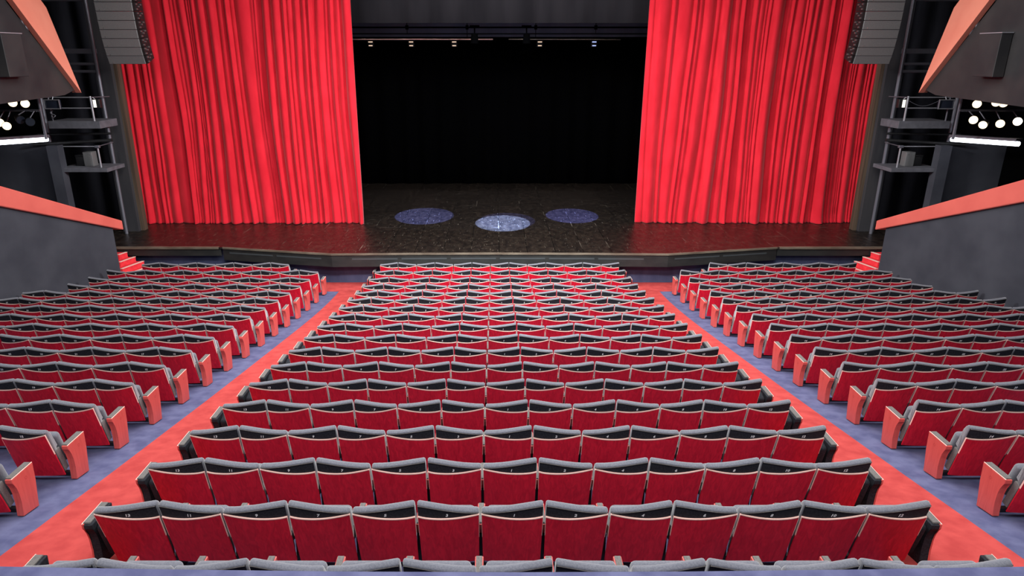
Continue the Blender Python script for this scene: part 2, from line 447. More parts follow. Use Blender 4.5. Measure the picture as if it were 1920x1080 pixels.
# seat numbers, laid onto the back band
NUM = {}
def number_mesh(txt, flip):
    key = (txt, flip)
    if key in NUM: return NUM[key]
    cu = bpy.data.curves.new('seat_number', 'FONT'); cu.body = txt; cu.size = 0.046; cu.align_x = 'CENTER'; cu.align_y = 'CENTER'
    cu.resolution_u = 2; cu.offset = 0.0012; cu.extrude = 0.0006; cu.shear = 0.15
    to = bpy.data.objects.new('tmp_text', cu); COL.objects.link(to)
    me = bpy.data.meshes.new_from_object(to)
    bpy.data.objects.remove(to); bpy.data.curves.remove(cu)
    me.name = 'seat_number'; me.materials.clear(); me.materials.append(M['number'])
    x0 = 0.012
    for v in me.vertices:
        X = v.co.x + (-x0 if flip else x0)
        p = pt(-X if flip else X, -.0052, .626 + v.co.y, flip)
        v.co = (X, p[1] - v.co.z, p[2])
    NUM[key] = me
    return me

def seat_parts(flip, num, arm, end, wide=False):
    """list of (name, mesh data, x offset, sub parent name)"""
    P = [(k, me, 0.0, 'back_cushion' if k in ('shaded_number_band', 'piping') else None) for k, me in SEAT[flip].items()]
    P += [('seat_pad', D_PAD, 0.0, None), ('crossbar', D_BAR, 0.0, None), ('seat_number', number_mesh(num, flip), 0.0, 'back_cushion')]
    for sx in arm:
        P += [('armrest', D_ARM, sx*SW/2, None), ('arm_pad', D_ARMPAD, sx*SW/2, 'armrest'), ('leg', D_LEG, sx*SW/2, None)]
    if end:
        e = (WIDE_END if wide else END)[end]; ox = end*(0.266 + (.18 if wide else 0))
        P.append(('side_plate', D_SIDE, end*.2475, None))
        if wide: P.append(('side_cushion', D_SIDEPAD, end*.335, None))
        P += [('end_panel', e[0], ox, None), ('inner_cover', e[1], ox, 'end_panel'), ('arm_pad', e[2], ox, 'end_panel'),
              ('edge_trim', e[3], ox, 'end_panel'), ('row_mark', e[4], ox, 'end_panel')]
    return P

# camera model, used to decide which seats the frame holds
CAMX, CAMZ, PITCH, FOC, PX = -0.145, 6.72, math.radians(18.85), 1280.0, 927.0
def project(x, y, z):
    dx, dy, dz = x - CAMX, y, z - CAMZ
    zc = dy*math.cos(PITCH) - dz*math.sin(PITCH)
    up = dy*math.sin(PITCH) + dz*math.cos(PITCH)
    return PX + FOC*dx/zc, 540 - FOC*up/zc, zc

ORD = ['zeroth', 'first', 'second', 'third', 'fourth', 'fifth', 'sixth', 'seventh', 'eighth', 'ninth', 'tenth', 'eleventh', 'twelfth',
       'thirteenth', 'fourteenth', 'fifteenth', 'sixteenth', 'seventeenth', 'eighteenth']
CENTRE = ['13', '11', '9', '7', '5', '3', '1', '2', '4', '6', '8', '10', '12']
seats = []
first_row = {}
for i in range(18):
    for j in range(13):
        x = 0.01 + (j - 6)*SW
        seats.append(dict(block='centre', row=i, k=j, x=x, flip=bool(j % 2), num=CENTRE[j],
                          arm=(1,) if j < 12 else (), end=-1 if j == 0 else (1 if j == 12 else 0)))
    for s, nm in ((-1, 'left'), (1, 'right')):
        lo, hi = 0, 12
        if i == 17: lo, hi = 2, 10
        elif i in (14, 15, 16): hi = 11
        for j in range(lo, hi):
            x = 0.0 + s*(5.165 + SW*(j + .5))
            px, py, zc = project(x - s*SW*.5, ROWY[i], ZTOP[i])
            qx, qy, zq = project(x - s*SW*.5, ROWY[i] + .4, ZTOP[i] - .8)
            if not (0 < px < 1920 or (j == lo and 0 < qx < 1920)): continue
            if i < 2: continue
            first_row.setdefault(nm, i)
            # in each block the pair next to the aisle starts with its low side outward (left) / high side outward (right)
            flip = (j % 2 == 0)
            end = (-s) if j == lo else 0
            arm = (s,) if j < hi - 1 else ()
            seats.append(dict(block=nm, row=i, k=j - lo, x=x, flip=flip if s > 0 else flip, num=str(15 + 2*j if s < 0 else 14 + 2*j), arm=arm, end=end))
seats.sort(key=lambda q: (q['row'], {'centre': 0, 'left': 1, 'right': 2}[q['block']], q['k']))
# the rows that show largest are single seats, the farthest rows are gathered
counts = [sum(1 for q in seats if q['row'] == i) for i in range(18)]
CUT, tot = 0, 0
while CUT < 18 and tot + counts[CUT] <= 322: tot += counts[CUT]; CUT += 1
print('seats', len(seats), 'per row', counts, 'individual rows', CUT, tot)

far_v, far_f, far_m = [], [], []
far_mats = ['fabric', 'band', 'redwood', 'edge', 'pad', 'panelwood', 'metal', 'number', 'mark']
MATIX = {M[k].name: n for n, k in enumerate(far_mats)}
for q in seats:
    i = q['row']; y = ROWY[i]; base = ZTOP[i] - SEAT_H - 0.028
    parts = seat_parts(q['flip'], q['num'], q['arm'], q['end'], q['block'] == 'centre')
    if i >= CUT:
        for nm, me, ox, sub in parts:
            if nm == 'crossbar': continue
            nb = len(far_v); mi = MATIX[me.materials[0].name]
            for v in me.vertices: far_v.append((v.co.x + q['x'] + ox, v.co.y + y, v.co.z + base))
            for p in me.polygons:
                far_f.append(tuple(nb + k for k in p.vertices)); far_m.append((mi, p.use_smooth))
        continue
    o = empty('theatre_chair', (q['x'], y, base))
    if q['block'] == 'centre':
        if i == 0:
            lab = f"grey padded seat top poking up behind the blue ledge, {ORD[q['k']+1]} from the left"
        else:
            lab = f"red-backed seat numbered {q['num']} in the centre block, {ORD[i]} row beyond the ledge-side row"
    else:
        r = i - first_row[q['block']] + 1
        if q['k'] == 0:
            lab = f"red-backed aisle seat with coral end panel, {q['block']} block, {ORD[r]} row from the bottom"
        else:
            lab = f"red-backed seat in the {q['block']} block, {ORD[r]} row from the bottom, {ORD[q['k']+1]} from the aisle"
    tag(o, lab, 'theatre seat', f"theatre seats in the {q['block']} block")
    made = {}
    for nm, me, ox, sub in parts:
        c = bpy.data.objects.new(nm, me); COL.objects.link(c)
        if sub:
            c.parent = made[sub]
        else:
            c.parent = o; c.location = (ox, 0, 0); made[nm] = c
me = bpy.data.meshes.new('distant_seats'); me.from_pydata(far_v, [], far_f)
for k in far_mats: me.materials.append(M[k])
me.polygons.foreach_set('material_index', [a for a, b in far_m])
me.polygons.foreach_set('use_smooth', [b for a, b in far_m])
me.update()
o = link(bpy.data.objects.new('distant_seats', me))
tag(o, 'the farthest rows of small red and black seats, just before the stage', 'seats', kind='stuff')

# ------------------------------------------------------------------ blue ledge in the foreground
pts = [(-3.66, 3.895), (-2.4, 3.865), (-1.2, 3.845), (0, 3.838), (1.2, 3.845), (2.4, 3.865), (3.68, 3.895), (3.86, 3.2), (-3.84, 3.2)]
pb = empty('parapet_ledge', (0, 3.5, floor_z(3.5)))
def local(o, p):
    for v in o.data.vertices: v.co -= p.location
    o.parent = p
o = prism_z('ledge_wall', [(x*.995, y - .015 if y > 3.5 else y) for x, y in pts], floor_z(3.9) - .08, 3.28, M['carpet_blue']); local(o, pb)
o = prism_z('ledge_top', pts, 3.28, 3.33, M['carpet_blue']); local(o, pb)
tag(pb, 'blue grey carpeted ledge running along the bottom of the photo', 'ledge')

# ------------------------------------------------------------------ stage
ZS = 1.10
st = empty('stage', (0, 20.5, 0))
deck = [(-14.45, 20.34), (-8.62, 20.34), (-8.55, 20.36), (-5.02, 19.62), (-2.5, 19.69), (0, 19.72), (2.5, 19.69), (5.06, 19.62), (8.60, 20.36), (8.66, 20.34), (14.45, 20.34), (14.45, 32.15), (-14.45, 32.15)]
o = prism_z('stage_deck', deck, ZS - .05, ZS, M['stage']); local(o, st)
def run(name, path, z0, z1, th, mat, parent, inset=0.0):
    """wall following a path of (x,y), thickness th away from the hall"""
    v, f = [], []
    for x, y in path:
        v += [(x, y + inset, z0), (x, y + inset, z1), (x, y + inset + th, z1), (x, y + inset + th, z0)]
    n = len(path)
    for i in range(n - 1):
        for j in range(4):
            k = (j + 1) % 4
            f.append((4*i + j, 4*i + k, 4*i + 4 + k, 4*i + 4 + j))
    f += [(0, 1, 2, 3), (4*n-4, 4*n-3, 4*n-2, 4*n-1)]
    o = mesh(name, v, f, mat)
    if parent: local(o, parent)
    return o
front = deck[2:9]
run('nosing', [(x, y) for x, y in front], ZS - .052, ZS + .004, .045, M['nosing'], st, -.012)
for s in (-1, 1):
    run('nosing', [(s*8.66, 20.34), (s*13.9, 20.34)], ZS - .055, ZS + .006, .10, M['nosing'], st, -.012)
segs = [('fascia_panel', [front[0], front[1]]), ('fascia_panel', front[1:6]), ('fascia_panel', [front[5], front[6]])]
for nm, path in segs:
    f_ = run(nm, path, .68, ZS - .052, .06, M['fascia'], st, .025)
    L_ = (Vector(path[-1]) - Vector(path[0]))
    ns = 2 if len(path) == 2 else 6
    for k in range(ns):
        a = .06 + .88*k/ns; b = .06 + .88*(k + .92)/ns
        def at(t):
            if len(path) == 2: return (path[0][0] + L_.x*t, path[0][1] + L_.y*t)
            x = path[0][0] + L_.x*t
            for (xa, ya), (xb, yb) in zip(path[:-1], path[1:]):
                if xa <= x <= xb: return (x, ya + (yb - ya)*(x - xa)/(xb - xa))
            return path[-1]
        o = run('slot', [at(a), at((a + b)/2), at(b)], .90, .945, .01, M['slot'], None, .018)
        for v in o.data.vertices: v.co -= st.location
        o.parent = f_
for s in (-1, 1):
    run('fascia_panel', [(s*8.62, 20.36), (s*13.9, 20.36)], .82, ZS - .055, .05, M['fascia'], st, .02)
run('base_wall', [(-13.9, 20.72), (-8.3, 20.72), (-4.95, 20.19), (5.0, 20.19), (8.35, 20.72), (13.9, 20.72)], 0, ZS - .06, .08, M['basewall'], st)
tag(st, 'dark wooden stage with angled apron and charcoal fascia', 'stage')

# steps in the corners
for s, nm in ((-1, 'left'), (1, 'right')):
    e = empty('stage_steps', (s*11.5, 20.5, 0))
    for k, (ax, ay, bx, zk) in enumerate(((11.60, 20.03, 11.50, .96), (11.44, 19.74, 11.27, .81), (11.28, 19.52, 11.03, .67), (11.10, 19.50, 10.80, .52), (10.93, 19.92, 10.62, .37))):
        o = prism_z('step', [(s*ax, ay), (s*bx, 20.33), (s*11.95, 20.33), (s*11.95, max(ay, 19.52) + .0)], 0.0, zk - .012, M['stepred']); local(o, e)
        dx, dy = bx - ax, 20.33 - ay; l_ = math.hypot(dx, dy); nx_, ny_ = dy/l_, -dx/l_
        o = prism_z('step_edge', [(s*(ax - .015), ay), (s*(bx - .015), 20.33), (s*(bx + .06), 20.33), (s*(ax + .06), ay)], zk - .012, zk, M['edge']); local(o, e)
    tag(e, f'red carpeted flight of steps up to the stage in the {nm} corner', 'steps', 'red steps to the stage')

# ------------------------------------------------------------------ main curtain
def curtain(name, x0, x1, ybase, ztop, seed, lean):
    rnd = random.Random(seed)
    L = x1 - x0; knots = [0.0]
    while knots[-1] < L:
        knots.append(knots[-1] + rnd.choice((.08, .11, .14, .18, .24, .31, .42))*rnd.uniform(.8, 1.25))
    amp = [rnd.uniform(.10, .29) for _ in knots]; skew = [rnd.uniform(.3, .7) for _ in knots]; offs = [rnd.uniform(-.05, .05) for _ in knots]
    def depth(t):
        import bisect
        k = max(0, min(len(knots) - 2, bisect.bisect_right(knots, t) - 1))
        w = knots[k+1] - knots[k]; q = (t - knots[k])/w
        q = min(max(q, 0), 1)
        c = skew[k]; q2 = .5*q/c if q < c else .5 + .5*(q - c)/(1 - c)
        a = amp[k]*min(1.0, .35 + w*1.9)
        return a*math.sin(PI*q2)**.75 + offs[k]*math.sin(PI*q2)
    nx = int(L/.022); zs = [ZS + .006, ZS + .05, ZS + .12, ZS + .3, ZS + .6] + [ZS + 1.0 + .6*i for i in range(int((ztop - ZS - 1.0)/.6) + 1)] + [ztop]
    v, f = [], []
    for z in zs:
        h = (z - ZS)/(ztop - ZS)
        for i in range(nx + 1):
            t = L*i/nx
            edge = min(1, t/.4, (L - t)/.4)
            w = .22*noise.noise(Vector((t*.45 + seed, h*1.0, .3))) + .05*noise.noise(Vector((t*2.3, h*3 + seed, .8)))
            w += lean*(1 - h)**2*math.sin(t*1.7 + seed)*.5
            d = depth(min(max(t + w*edge, 0), L))*(.75 + .35*(1 - h))
            d += .10*noise.noise(Vector((t*.35, h*1.2, seed*1.7)))
            hem = max(0, (ZS + .5 - z)/.5)
            d += hem**2*(.10*noise.noise(Vector((t*1.1, 2.0, seed))) + .03)
            zz = z + (.02*abs(noise.noise(Vector((t*3.0, 5.0, seed)))) if z < ZS + .1 else 0)
            v.append((x0 + t, ybase - d, zz))
    W = nx + 1
    for r in range(len(zs) - 1):
        for i in range(nx): f.append((r*W + i, r*W + i + 1, (r+1)*W + i + 1, (r+1)*W + i))
    o = mesh(name, v, f, M['curtain'], smooth=True)
    md = o.modifiers.new('cloth', 'SOLIDIFY'); md.thickness = .015; md.offset = 1
    return o
o = curtain('stage_curtain', -12.55, -4.72, 23.62, 9.3, 3, .25)
tag(o, 'red velvet stage curtain hanging left of the dark opening', 'curtain', 'red stage curtains')
o = curtain('stage_curtain', 4.82, 12.75, 23.66, 9.3, 11, .2)
tag(o, 'red velvet stage curtain hanging right of the dark opening', 'curtain', 'red stage curtains')

# ------------------------------------------------------------------ stage house
structure(box('wall_back', (-14.5, 32.2, 0), (14.5, 32.4, 13), M['black']), 'black wall at the back of the stage')
for s, nm in ((-1, 'left'), (1, 'right')):
    structure(box(f'wall_stage_{nm}', (s*14.5, 24.3, 0), (s*14.7, 32.4, 13), M['black']))
structure(box('ceiling_stage', (-14.7, 24.3, 12.0), (14.7, 32.4, 12.2), M['black']))
def drape(name, x0, x1, y, z0, z1, mat, label, cat, group=None, amp=.06, step=.06, seed=1):
    n = int(abs(x1 - x0)/step); v, f = [], []
    for r, z in enumerate((z0, (z0 + z1)/2, z1)):
        for i in range(n + 1):
            x = x0 + (x1 - x0)*i/n
            v.append((x, y - amp*(math.sin(x*7.0 + seed + .5*math.sin(x*1.9)) + .6*noise.noise(Vector((x*2.2, r*.4, seed)))), z))
    W = n + 1
    for r in range(2):
        for i in range(n): f.append((r*W + i, r*W + i + 1, (r+1)*W + i + 1, (r+1)*W + i))
    o = mesh(name, v, f, mat, smooth=True)
    md = o.modifiers.new('cloth', 'SOLIDIFY'); md.thickness = .012
    return tag(o, label, cat, group)
drape('backdrop_curtain', -13.5, 13.5, 31.4, ZS + .005, 10, M['black'], 'black backdrop curtain at the rear of the stage', 'curtain', seed=5)
drape('border_curtain', -12.2, 12.2, 24.5, 7.73, 11.2, M['border'], 'dark grey border cloth across the top of the stage opening', 'curtain', amp=.03, seed=2)
drape('border_curtain', -12.2, 12.2, 27.3, 7.36, 11.2, M['border2'], 'lower grey border cloth hanging behind the dark lighting pipes', 'curtain', amp=.02, seed=8)

# lighting pipes and small lamps above the stage
b = empty('lighting_bar', (0, 25.5, 7.6))
for z, r in ((7.63, .028), (7.42, .022)):
    o = tube('pipe', (-9, 25.5, z), (9, 25.5, z), r, M['black']); local(o, b)
for x in (-6, -3.2, -1.1, 1.3, 3.4, 6):
    o = tube('hanger', (x, 25.5, 7.3 if abs(x) < 2 else 7.40), (x, 25.5, 11.5), .012, M['black']); local(o, b)
    o = box('clamp', (x - .05, 25.44, 7.56), (x + .05, 25.56, 7.70), M['black']); local(o, b)
tag(b, 'pair of thin black lighting pipes below the dark border cloth', 'lighting bar')
for x, nm in ((-.84, 'left'), (.98, 'right')):
    e = empty('stage_lantern', (x, 25.5, 7.6))
    o = tube('lamp_body', (x, 25.42, 7.10), (x, 25.42, 7.44), .14, M['black'], n=16, r2=.11); local(o, e)
    o = tube('yoke', (x, 25.5, 7.44), (x, 25.5, 7.62), .025, M['black']); local(o, e)
    o = box('clamp', (x - .17, 25.46, 7.65), (x + .17, 25.54, 7.70), M['black']); local(o, e)
    tag(e, f'{nm} one of two black lanterns hanging above the middle of the stage', 'stage light', 'black lanterns over the stage')
b = empty('lighting_bar', (0, 27.9, 7.28))
o = tube('pipe', (-5.6, 27.9, 7.285), (-.2, 27.9, 7.285), .02, M['edge']); local(o, b)
o = tube('pipe', (.4, 27.9, 7.285), (4.7, 27.9, 7.275), .016, M['nosing']); local(o, b)
o = tube('hanger', (-2, 27.9, 7.28), (-2, 27.9, 11.5), .01, M['black']); local(o, b)
o = tube('hanger', (3, 27.9, 7.28), (3, 27.9, 11.5), .01, M['black']); local(o, b)
tag(b, 'pale pinkish lit pipe across the stage under the grey border', 'lighting bar')
sb = empty('lighting_bar', (0, 29, 7.4))
o = tube('pipe', (-8, 29, 7.36), (8, 29, 7.36), .025, M['black']); local(o, sb)
for x in (-5, 5):
    o = tube('hanger', (x, 29, 7.36), (x, 29, 11.5), .012, M['black']); local(o, sb)
tag(sb, 'dark rear pipe carrying the small glowing stage lamps', 'lighting bar')
for n_, (x, col) in enumerate(((-5.09, 'warm_small'), (-3.47, 'warm_small'), (-1.75, 'warm_small'), (1.67, 'warm_small'), (3.84, 'blue_small'))):
    e = empty('stage_lamp', (x, 29, 7.2))
    o = box('lamp_body', (x - .13, 28.95, 7.02), (x + .13, 29.2, 7.30), M['speaker_black'], bev=.02); local(o, e)
    o = tube('yoke', (x, 29.0, 7.28), (x, 29.0, 7.36), .02, M['black']); local(o, e)
    for z, w in ((7.21, .085), (7.07, .075)):
        o = box('lamp_glow', (x - w, 28.93, z - .018), (x + w, 28.948, z + .018), M[col], bev=.006); local(o, e)
    tag(e, ('small bluish lamp glowing above the right side of the stage' if col == 'blue_small' else
            f'small warm lamp glowing above the stage, {ORD[n_+1]} from the left'), 'stage light', 'small lamps above the stage')

# ------------------------------------------------------------------ both sides of the hall
def wall_x(y): return 11.32 + (19.45 - y)*.17
def wall_top(y): return RAIL[0] + (19.45 - y)*RAIL[1]
RAIL = (1.903, .397)
def slab(name, y0, y1, zf, x_in, x_out, mat, bev=0.0):
    """sloping block along the flared side wall; zf(y) -> (bottom, top)"""
    v = []
    for y in (y0, y1):
        b_, t_ = zf(y)
        for xo in (x_in, x_out):
            for z in (b_, t_): v.append((s*(wall_x(y) + xo), y, z))
    f = [(0, 1, 3, 2), (4, 6, 7, 5), (0, 4, 5, 1), (2, 3, 7, 6), (0, 2, 6, 4), (1, 5, 7, 3)]
    o = mesh(name, v, f, mat)
    if bev:
        bm = bmesh.new(); bm.from_mesh(o.data); bmesh.ops.bevel(bm, geom=bm.edges[:], offset=bev, segments=3, affect='EDGES', profile=0.5); bm.to_mesh(o.data); bm.free()
    return o
for s, nm in ((-1, 'left'), (1, 'right')):
    X = lambda a: s*a
    # lower side wall with coral rail
    structure(slab(f'wall_{nm}', 11.0, 19.47, lambda y: (floor_z(y) - .1, wall_top(y) + .02), 0.0, .25, M['wall']),
              f'dark grey sloping side wall at the {nm} of the stalls')
    r = slab('coral_rail', 10.9, 19.78, lambda y: (wall_top(y) + .022, wall_top(y) + .325 + (19.45 - y)*.062), -.10, .34, M['coral'], .03)
    tag(r, f'coral red rail capping the sloping {nm} side wall', 'rail', 'coral wall rails')
    # outer wall and dark infill
    structure(box(f'wall_outer_{nm}', (X(15.6), 6, -.2), (X(15.9), 24, 11), M['black']))
    structure(box(f'wall_panel_{nm}', (X(13.72), 21.25, ZS + .001), (X(15.6), 21.4, 4.15), M['wall']))
    structure(box(f'trim_{nm}', (X(13.36), 20.9, ZS + .001), (X(13.70), 21.2, 4.12), M['wall']), f'dark grey post behind the {nm} side wall')
    # proscenium leg
    structure(box(f'wall_proscenium_{nm}', (X(12.10), 22.35, ZS + .001), (X(12.62), 22.55, 11), M['leg']), f'dark grey {nm} proscenium leg beside the red curtain')
    structure(box(f'trim_proscenium_{nm}', (X(11.98), 22.50, ZS + .001), (X(12.30), 22.75, 11), M['legbrown']), f'brown edge strip of the {nm} proscenium')
    drape('masking_drape', X(12.45), X(15.5), 23.92, ZS + .005, 10.5, M['drape'], f'black masking drape behind the {nm} lighting tower', 'curtain', 'side masking drapes', amp=.07, seed=4 + s)
    # upper box with coral front
    e = empty('theatre_box', (X(12.5), 15, 5.6))
    o = prism_x('box_wall', [(9.5, 5.55), (17.9, 5.76), (18.34, 5.86), (18.30, 5.92), (16.39, 7.87), (15.42, 8.9), (9.5, 8.9)], X(11.0), X(14.6), M['box_dark']); local(o, e)
    inn = [(10.86, 18.40, 5.79), (10.86, 16.42, 7.89), (10.86, 15.42, 8.95)]
    out_ = [(11.46, 19.24, 5.75), (11.46, 18.60, 7.85), (11.46, 18.3, 8.15), (11.46, 17.6, 8.95)]
    poly = [inn[0], out_[0], out_[1], out_[2], out_[3], inn[2], inn[1]]
    v = [(X(a), b_, c) for a, b_, c in poly] + [(X(a + .15), b_ + .02, c) for a, b_, c in poly]
    n = len(poly)
    f = [tuple(range(n)), tuple(range(2*n - 1, n - 1, -1))] + [(i, (i+1) % n, n + (i+1) % n, n + i) for i in range(n)]
    o = mesh('coral_front', v, f, M['coral_light'])
    bm = bmesh.new(); bm.from_mesh(o.data); bmesh.ops.triangulate(bm, faces=[fc for fc in bm.faces if len(fc.verts) > 4])
    bm.to_mesh(o.data); bm.free()
    local(o, e)
    tag(e, f'dark upper box with slanted coral front at the top {nm}', 'theatre box', 'upper theatre boxes')
    sp = empty('wall_speaker', (X(10.98), 15.95, 6.2))
    o = box('cabinet', (X(10.74), 15.62, 6.26), (X(10.985), 16.28, 7.16), M['box_dark'], bev=.008, seg=1); local(o, sp)
    o = box('bracket', (X(10.73), 15.60, 7.165), (X(10.985), 16.32, 7.185), M['pale_metal']); local(o, sp)
    tag(sp, f'flat dark speaker box mounted on the {nm} upper box', 'loudspeaker', 'wall speakers on the boxes')

    # line array
    e = empty('line_array', (X(10.9), 20.8, 9.6))
    def sub(o, c):
        for v in o.data.vertices: v.co -= e.location
        o.parent = c
    y, z, ang = 20.75, 8.62, math.radians(-3)
    tilts = [0, 1, 2.0, 3.5, 5.5, 8, 11, 15, 20]
    for k, tl in enumerate(tilts):
        a = math.radians(tl); h = .243
        m4 = Matrix.Translation((X(10.88), y, z)) @ Matrix.Rotation(a, 4, 'X')
        c = box('speaker_cabinet', (-.53, 0, -h), (.53, .42, -.012), M['speaker'], bev=.010, seg=1, mat4=m4); local(c, e)
        o = box('edge_strip', (-.53, -.004, -.019), (.53, .004, -.013), M['pale_metal'], mat4=m4); sub(o, c)
        # black inner side with rigging
        xi = -s*.535
        bm = bmesh.new()
        bm_box(bm, (min(xi, xi - s*.07), .02, -h + .01), (max(xi, xi - s*.07), .46, -.012))
        bm.transform(m4)
        o = from_bm('side_plate', bm, M['speaker_black']); sub(o, c)
        bm = bmesh.new()
        for yy, zz in ((.08, -.06), (.08, -.19), (.2, -.12), (.32, -.07)):
            bm_tube(bm, (xi - s*.07, yy, zz), (xi - s*.10, yy, zz), .022, 8)
        bm.transform(m4); o = from_bm('rigging_pin', bm, M['chrome']); sub(o, c)
        bm = bmesh.new(); bm_tube(bm, (-.40, -.006, -.205), (-.40, .0, -.205), .012, 8); bm.transform(m4)
        o = from_bm('badge', bm, M['chrome']); sub(o, c)
        y += math.sin(a)*h; z -= math.cos(a)*h
    o = tube('rigging_bar', (X(10.88), 20.95, 8.62), (X(10.88), 20.95, 10.99), .04, M['black']); local(o, e)
    tag(e, f'curved black line array of speakers hanging by the {nm} curtain', 'loudspeaker', 'hanging line arrays')

    # lighting tower with two platforms
    e = empty('lighting_tower', (X(12.8), 21.5, ZS))
    def part(o): local(o, e); return o
    part(tube('post', (X(12.36), 22.05, ZS), (X(12.36), 22.05, 10.5), .055, M['grey_metal']))
    part(tube('post', (X(14.0), 21.6, ZS), (X(14.0), 21.6, 10.5), .055, M['grey_metal']))
    part(box('beam', (X(12.36), 22.1, 6.76), (X(15.4), 22.2, 6.90), M['grey_metal']))
    for z, r in ((6.46, .045), (6.24, .045), (8.28, .045)):
        part(tube('beam', (X(12.36), 22.1, z), (X(15.4), 22.1, z), r, M['grey_metal']))
    part(box('platform', (X(12.0), 21.0, 4.62), (X(13.55), 22.0, 4.84), M['platform'], bev=.006, seg=1))
    part(box('platform', (X(12.03), 21.0, 3.31), (X(13.55), 22.05, 3.425), M['platform'], bev=.006, seg=1))
    part(tube('beam', (X(12.1), 21.7, 4.20), (X(14.2), 21.1, 4.13), .05, M['metal']))
    part(tube('beam', (X(12.2), 21.9, 4.38), (X(14.2), 21.4, 4.40), .035, M['metal']))
    part(tube('railing_post', (X(12.17), 21.05, 4.84), (X(12.17), 21.05, 5.56), .030, M['pale_metal']))
    part(tube('railing_post', (X(13.42), 21.05, 4.84), (X(13.42), 21.05, 5.53), .024, M['grey_metal']))
    part(tube('rail', (X(12.1), 21.05, 5.525), (X(13.5), 21.05, 5.525), .018, M['pale_metal']))
    part(tube('rail', (X(12.17), 21.05, 5.215), (X(13.5), 21.05, 5.215), .018, M['pale_metal']))
    part(tube('rail', (X(12.17), 21.05, 5.525), (X(12.12), 22.0, 5.50), .015, M['grey_metal']))
    part(tube('railing_post', (X(12.31), 21.2, 3.425), (X(12.31), 21.2, 4.08), .028, M['pale_metal']))
    part(tube('rail', (X(12.26), 21.2, 4.065), (X(13.4), 21.2, 4.065), .016, M['pale_metal']))
    part(tube('rail', (X(12.31), 21.2, 4.065), (X(12.28), 22.05, 4.09), .014, M['grey_metal']))
    part(box('clamp', (X(12.24), 21.15, 4.02), (X(12.38), 21.25, 4.10), M['grey_metal'], bev=.01))
    tag(e, f'steel lighting tower with two grey platforms left of the stage' if s < 0 else 'steel lighting tower with two grey platforms right of the stage', 'lighting tower', 'lighting towers')
    # things on the platforms
    e2 = empty('loudspeaker', (X(12.78), 21.5, 3.425))
    o = box('cabinet', (X(12.64), 21.38, 3.427), (X(12.92), 21.66, 3.87), M['speaker'], bev=.012); local(o, e2)
    o = tube('badge', (X(12.70), 21.374, 3.79), (X(12.70), 21.381, 3.79), .014, M['chrome']); local(o, e2)
    tag(e2, f'small grey loudspeaker standing on the lower {nm} platform', 'loudspeaker', 'platform loudspeakers')
    e2 = empty('flight_case', (X(13.1), 21.6, 3.425))
    o = box('case_body', (X(12.98), 21.5, 3.427), (X(13.24), 21.8, 3.76), M['speaker_black'], bev=.01); local(o, e2)
    o = box('lid', (X(12.975), 21.495, 3.70), (X(13.245), 21.805, 3.765), M['metal'], bev=.01); local(o, e2)
    tag(e2, f'black box next to the loudspeaker on the lower {nm} platform', 'box', 'platform boxes')
    fl = empty('floodlight', (X(13.27), 20.98, 5.2))
    o = box('lamp_body', (X(13.05), 20.93, 5.215), (X(13.49), 21.02, 5.455), M['glass_dark'], bev=.01); local(o, fl)
    bm = bmesh.new()
    for lo, hi in (((13.03, 20.90, 5.195), (13.51, 20.929, 5.22)), ((13.03, 20.90, 5.45), (13.51, 20.929, 5.475)), ((13.03, 20.90, 5.22), (13.052, 20.929, 5.45)), ((13.488, 20.90, 5.22), (13.51, 20.929, 5.45))):
        bm_box(bm, (X(lo[0]), lo[1], lo[2]), (X(hi[0]), hi[1], hi[2]))
    o = from_bm('frame', bm, M['pale_metal']); local(o, fl)
    o = tube('yoke', (X(13.27), 20.98, 5.45), (X(13.27), 21.03, 5.545), .015, M['pale_metal']); local(o, fl)
    tag(fl, f'dark floodlight with pale frame on the upper {nm} railing', 'stage light', 'floodlights on the railings')
    wl = empty('stage_lamp', (X(12.06), 21.1, 5.35))
    o = box('lamp_body', (X(11.93), 21.06, 5.22), (X(12.12), 21.2, 5.47), M['speaker_black'], bev=.01); local(o, wl)
    o = box('lamp_glow', (X(12.03), 21.045, 5.235), (X(12.115), 21.058, 5.455), M['white_lamp']); local(o, wl)
    o = tube('yoke', (X(12.06), 21.1, 5.46), (X(12.12), 21.08, 5.53), .012, M['pale_metal']); local(o, wl)
    tag(wl, f'small white glowing lamp at the inner end of the {nm} railing', 'stage light', 'white railing lamps')
    if s > 0:
        pts = [Vector((X(12.2 + .85*t), 21.0, 5.42 - .14*math.sin(PI*t))) for t in [i/10 for i in range(11)]]
        o = polyline('cable', pts, .008, M['grey_metal']); tag(o, 'thin grey cable drooping along the right tower railing', 'cable')
    else:
        o = polyline('cable', [Vector((X(13.35 + .06*math.sin(i*1.1)), 21.0 + .03*math.cos(i*1.7), 5.14 - .035*i)) for i in range(9)], .012, M['grey_metal'])
        tag(o, 'loose grey cable hanging below the left floodlight', 'cable')
    # fluorescent tube
    A = Vector((X(13.36), 20.5, 4.36)); B = Vector((X(13.95), 18.62, 4.455)) if s > 0 else Vector((X(14.0), 18.0, 4.50))
    e3 = empty('fluorescent_light', tuple((A + B)/2))
    d = (B - A).normalized(); up = Vector((0, 0, 1)); side = d.cross(up)
    o = tube('lamp_tube', A, B, .065, M['tube'], n=12); local(o, e3)
    bm = bmesh.new(); bm_box(bm, (-.11, 0, .07), (.13, (B - A).length, .14))
    rot = Matrix((side, d, up)).transposed().to_4x4()
    bm.transform(Matrix.Translation(A) @ rot); o = from_bm('housing', bm, M['grey_metal']); local(o, e3)
    tag(e3, f'bright white fluorescent tube under the stage lamps on the {nm}', 'fluorescent light', 'fluorescent side lights')
